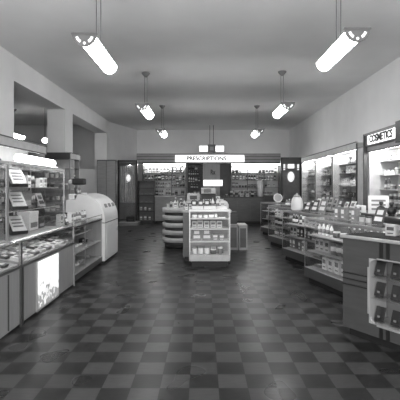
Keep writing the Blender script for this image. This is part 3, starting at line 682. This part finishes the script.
# near counter with rounded-corner lit window and black goods
t = thing('near_counter', 'dark wooden counter with grooved side and window of black goods', 'counter', (1.49, 4.26, 0), -57)
W, D, H = 1.7, .48, 1.03
wx0, wx1, wz0, wz1 = .31, 1.45, .21, .855
box(.04, W, .06, D, 0, .09).build('toe_kick', 'kick', t)
b = MB().box(0, wx0, 0, D, .09, H).box(wx1, W, 0, D, .09, H).box(wx0, wx1, 0, D, wz1, H).box(wx0, wx1, 0, D, .09, wz0).box(wx0, wx1, D-.04, D, wz0, wz1)
b.build('body', 'wood', t)
r = .09
arc = lambda cx, cz, s: [(cx, cz)]+[(cx+r-r*math.cos(a), cz+s*(r-r*math.sin(a))) for a in [i*PI/2/8 for i in range(9)]]
MB().prism(arc(wx0, wz0, 1), 'y', 0, .03).build('corner_fillet', 'light', t); MB().prism(arc(wx0, wz1, -1), 'y', 0, .03).build('corner_fillet', 'light', t)
box(wx0+.001, wx1-.001, .30, .31, wz0+.001, wz1-.001).build('window_back', 'mid', t)
MB().box(wx0-.012, wx0, -.008, 0, wz0+r, wz1-r).box(wx0+r, wx1, -.008, 0, wz0-.012, wz0).box(wx0+r, wx1, -.008, 0, wz1, wz1+.012).box(wx0, wx0+.006, 0, .29, wz0, wz1).box(wx0+.02, wx1, -.006, .30, wz0, wz0+.006).build('window_trim', 'ltrim', t)
for z in (.46, .67): box(wx0+.007, wx1-.001, .02, .299, z-.008, z).build('glass_shelf', 'glass', t)
for z in (.54, .60, .66): box(.0, wx0-.014, -.006, -.001, z, z+.012).build('groove_strip', 'black', t)
for x in (.43, .50):
    box(x, x+.035, -.008, -.001, wz1+.014, H).build('stripe', 'black', t); box(x, x+.035, -.008, -.001, .09, wz0-.014).build('stripe', 'black', t)
MB().box(-.02, W+.02, -.03, D+.01, H, H+.03).build('worktop', 'ltrim', t, bevel=.006)
box(.02, W-.02, .02, D-.02, H+.031, H+.036).build('top_sheet', 'matte', t)
mW = MX(t)
for i, (x, zs) in enumerate(((.385, (.217, .461, .671)), (.555, (.217, .461, .671)))):
    for j, z in enumerate(zs):
        tt = thing('wallet_display', 'black %s on stand, %s of the near counter window, %s stand' % (('purse', 'wallet', 'handbag')[(i+j) % 3], ('bottom', 'middle shelf', 'top shelf')[j], ('grooved-side', 'inner')[i]) , 'wallet', mW @ Vector((x, .09, z+.001)), -57, 'black leather goods in the near counter window')
        MB().prism([(-.045, .02), (-.035, .015), (.015, .15), (.005, .155)], 'x', -.05, .05).build('wallet_body', 'black', tt, bevel=.004)
        MB().rod((0, .05, 0), (0, .01, .12), .004).box(-.04, .04, -.05, .06, 0, .006).build('stand', 'chrome', tt)
        MB().box(-.012, .012, -.048, -.038, .055, .075, Matrix.Rotation(0, 4, 'X')).build('clasp', 'mid', tt)
for x, kd, tn, v in ((.92, 'carton', 'pale grey', 0), (1.1, 'carton', 'dark grey', 1)):
    put(kd, tn, v, mW, x, .2, .216, 'inside the near counter window', 'beside the wallets')
# things on the near counter
t = thing('framed_notice', 'large pale notice card standing at the aisle end of the cosmetics service counter', 'notice', (2.95, 6.72, 1.121), -20)
MB().prism([(-.01, 0), (0, 0), (.06, .30), (.05, .30)], 'x', -.16, .16).build('card', 'paper', t); MB().prism([(.04, .02), (.10, .0), (.05, .2)], 'x', -.02, .02).build('easel', 'mid', t)
for k in range(3): MB().prism([(-.01+.2*(.06+.07*k)-.003, .06+.07*k), (-.01+.2*(.09+.07*k)-.003, .09+.07*k), (-.01+.2*(.09+.07*k)-.006, .09+.07*k), (-.01+.2*(.06+.07*k)-.006, .06+.07*k)], 'x', -.11, .11).build('printed_line', 'grey_ink', t)
for k, (x, y, lab) in enumerate(((2.86, 6.42, 'round black perfume flask beside the large pale notice card'), (2.90, 6.15, 'round black perfume flask second along from the large pale notice card'))):
    t = thing('perfume_flask', lab, 'bottle', (x, y, 1.121), 0, 'black perfume flasks')
    MB().ball((0, 0, .075), .072, 1, .7, 1).lathe([(.05, 0), (.04, .02)]).build('flask_body', 'black', t)
    MB().lathe([(.02, .148), (.02, .17), (.035, .18), (.03, .21)]).build('stopper', 'amber', t)
fill(mW, .30, 1.6, .30, H+.036, .2, 'on the near counter worktop', ['flat_packet', 'jar', 'flat_packet', 'carton'], ['dark grey', 'grey', 'black', 'pale grey'], 301, gap=.05, flip=False, ends=('at its far end', 'at its middle', 'at its near end'))
t = thing('table_mirror', 'small rounded white stand mirror in the nearest aisle showcase', 'mirror', RCASES[0] @ Vector((1.05, .10, .54)), -75) if False else None

# rear service counter behind the angled cases
t = counter('service_counter', 'dark service counter behind the angled showcases, below the cosmetics case', 2.78, 5.0, .40, 2.0, 1.12, 'dwood', doors=1)
mx = MX(t) @ Matrix.Translation((0, 1.95, 0)) @ Matrix.Rotation(-PI/2, 4, 'Z')
fill(mx, .85, 1.9, .2, 1.12, .30, 'on the dark service counter below the cosmetics case', ['bottle', 'display_card', 'carton', 'jar', 'bottle'], ['black', 'white', 'pale grey', 'black', 'dark grey'], 305, gap=.04, sc=1.2, flip=True)
t = counter('service_counter', 'dark service counter behind the angled showcases, below the glazed cabinets', 2.78, 7.1, .40, 4.0, 1.05, 'dwood', doors=1)
mx = MX(t) @ Matrix.Translation((0, 3.95, 0)) @ Matrix.Rotation(-PI/2, 4, 'Z')
fill(mx, .02, 3.9, .2, 1.05, .34, 'on the dark service counter below the glazed cabinets', ['bottle', 'display_card', 'carton', 'jar', 'display_card'], ['white', 'white', 'pale grey', 'black', 'dark grey'], 306, gap=.08, sc=1.25, flip=True)

# ---------------------------------------------------------------- the island
t = glass_case('island_showcase', 'glass-fronted showcase at the front end of the centre island', 'showcase', (-.27, 7.78, 0), 0, .80, .5, 1.13, .23, .12, (.50, .75, .95), base_m='light')
mx = MX(t); EI = ('toward the striped stand', 'at its middle', 'toward the wooden bins')
fill(mx, .03, .78, .16, .242, .25, 'on the deck of the island showcase', ['jar', 'flat_packet', 'carton', 'jar'], ['white', 'grey', 'dark grey', 'pale grey'], 401, ends=EI, gap=.01, sc=1.3, drop=0)
fill(mx, .03, .78, .36, .242, .25, 'in the back row of the island showcase deck', ['display_card', 'carton'], ['pale grey', 'grey', 'pale grey'], 402, ends=EI)
fill(mx, .03, .78, .22, .50, .24, 'on the lower shelf of the island showcase', ['display_card', 'carton', 'flat_packet'], ['pale grey', 'white', 'grey', 'pale grey'], 403, ends=EI, sc=1.25, gap=.01, drop=0)
fill(mx, .03, .78, .22, .75, .16, 'on the third shelf of the island showcase', ['carton', 'flat_packet'], ['white', 'white', 'pale grey'], 404, ends=EI, gap=.01, sc=1.2, drop=0)
fill(mx, .03, .78, .20, .95, .10, 'on the top shelf of the island showcase', ['flat_packet', 'jar'], ['white', 'white', 'pale grey'], 409, ends=EI, gap=.01, drop=0)
for i, (x, w_) in enumerate(((.05, .22), (.29, .24), (.55, .20))):
    t = thing('white_gift_box', 'long white gift box lying on the island showcase, %s' % ('end toward the striped stand', 'centre one of three', 'end toward the wooden bins')[i], 'box', mx @ Vector((x, .10, 1.131)), 0, 'white gift boxes on the island showcase')
    box(0, w_, 0, .12, 0, .05).build('tray', 'white', t); box(-.003, w_+.003, -.003, .123, .035, .058).build('lid', 'paper', t)
fill(mx, .02, .78, .34, 1.13, .3, 'on top of the island showcase', ['bottle', 'jar', 'display_card', 'carton'], ['pale grey', 'white', 'grey', 'dark grey'], 406, ends=EI, gap=.03)
t = counter('island_counter', 'grey wooden checkout counter behind the island showcase', -.42, 8.40, 1.0, 1.5, 1.08, 'wood', top='light')
mI = MX(t)
t = thing('cash_register', 'dark cash register with rounded pale top on the island counter', 'cash register', (.12, 8.95, 1.081), 0)
MB().prism([(-.18, 0), (.18, 0), (.18, .30), (.05, .34), (-.10, .16), (-.18, .12)], 'x', -.17, .17).build('register_body', 'dark', t, bevel=.01)
MB().prism([(.02, .34)]+[(.11-.09*math.cos(a), .34+.13*math.sin(a)) for a in [i*PI/8 for i in range(9)]]+[(.20, .30)], 'x', -.16, .16).build('indicator_top', 'light', t)
box(-.14, .14, -.19, -.181, .02, .10).build('cash_drawer', 'mid', t)
kp = MB()
for i in range(5):
    for j in range(3): kp.box(-.12+i*.05, -.09+i*.05, -.17+j*.03, -.15+j*.03, .135+j*.03, .155+j*.03)
kp.build('keypad', 'white', t)
box(-.10, .06, .015, .03, .36, .44).build('price_window', 'black', t)
EC = ('toward the striped stand', 'at its middle', 'toward the wooden bins')
fill(mI, .02, .98, .10, 1.08, .14, 'along the front of the island counter', ['carton', 'jar', 'flat_packet'], ['white', 'pale grey', 'dark grey', 'grey'], 411, ends=EC, sc=1.15)
fill(mI, .02, .34, .62, 1.08, .3, 'beside the cash register', ['bottle', 'tin'], ['dark grey', 'white', 'pale grey'], 412, ends=EC, sc=1.3)
fill(mI, .72, .99, .74, 1.08, .3, 'on the island counter beyond the register', ['bottle', 'tin', 'carton'], ['pale grey', 'white', 'grey'], 413, ends=EC, sc=1.3)
fill(mI, .02, .98, 1.15, 1.08, .36, 'along the back of the island counter', ['bottle', 'carton', 'tin', 'display_card'], ALLT, 414, ends=EC, sc=1.5)
# round tiered stand
t = thing('tiered_stand', 'round-ended stand with white striped tiers beside the island showcase', 'display stand', (-.62, 10.50, 0), 0)
MB().lathe([(.38, 0), (.38, .08)], n=28).build('base', 'kick', t)
for i in range(5):
    z = .08+.19*i
    MB().lathe([(.38, z), (.38, z+.075)], n=28).build('tier_core', 'dark', t); MB().lathe([(.43, z+.075), (.445, z+.08), (.445, z+.185), (.43, z+.19)], n=28).build('tier_rim', 'light', t)
b = MB(); rnd = random.Random(5)
TS = MX(t)
for k in range(14):
    a = k*2*PI/14; rr = .32
    kd, tn, v = rnd.choice(['carton', 'display_card', 'flat_packet', 'bottle']), rnd.choice(['white', 'pale grey', 'white', 'grey']), rnd.randrange(3)
    put(kd if kd != 'display_card' else 'carton', tn, v, TS, rr*math.cos(a), rr*math.sin(a), 1.03, 'around the rim of the striped stand', 'facing the aisle' if math.sin(a) < 0 else 'facing the back', a+PI/2, .85)
for k in range(5):
    a = k*2*PI/5
    put('bottle', rnd.choice(['white', 'dark grey', 'pale grey']), k % 3, TS, .13*math.cos(a), .13*math.sin(a), 1.03, 'in the middle of the striped stand', 'standing', 0, 1.1)
# bins on the other side of the island
for i, (x, w_, h_, y) in enumerate(((.62, .25, .64, 9.95), (.89, .21, .62, 9.95))):
    t = thing('wooden_bin', ('wide grey wooden bin against the island', 'narrow grey wooden bin standing outermost by the island')[i], 'bin', (x, y, 0), 0, 'wooden bins beside the island')
    box(0, w_, 0, .6, 0, h_-.02).build('bin_body', 'woodh' if i else 'panel', t); box(-.005, w_+.005, -.01, .6, h_-.02, h_).build('lid', 'light', t)
    box(.03, w_-.03, -.008, -.001, .06, h_-.08).build('front_panel', 'wood', t)
t = thing('dark_stock_box', 'dark square box on the wide wooden bin', 'box', (.65, 10.0, .641), 0)
box(0, .2, 0, .25, 0, .30).build('carton_body', 'dark', t); box(-.003, .203, -.003, .253, .26, .305).build('lid', 'black', t)
t = thing('dome_cake_cover', 'pale rounded dome cover at the edge of the island counter', 'cover', (.44, 8.72, 1.081), 0)
MB().lathe([(.13, 0), (.13, .02)], n=20).build('plate', 'chrome', t); MB().lathe([(.12, .021), (.12, .10), (.09, .16), (.04, .19), (.001, .195)], n=20).build('dome', 'white', t)
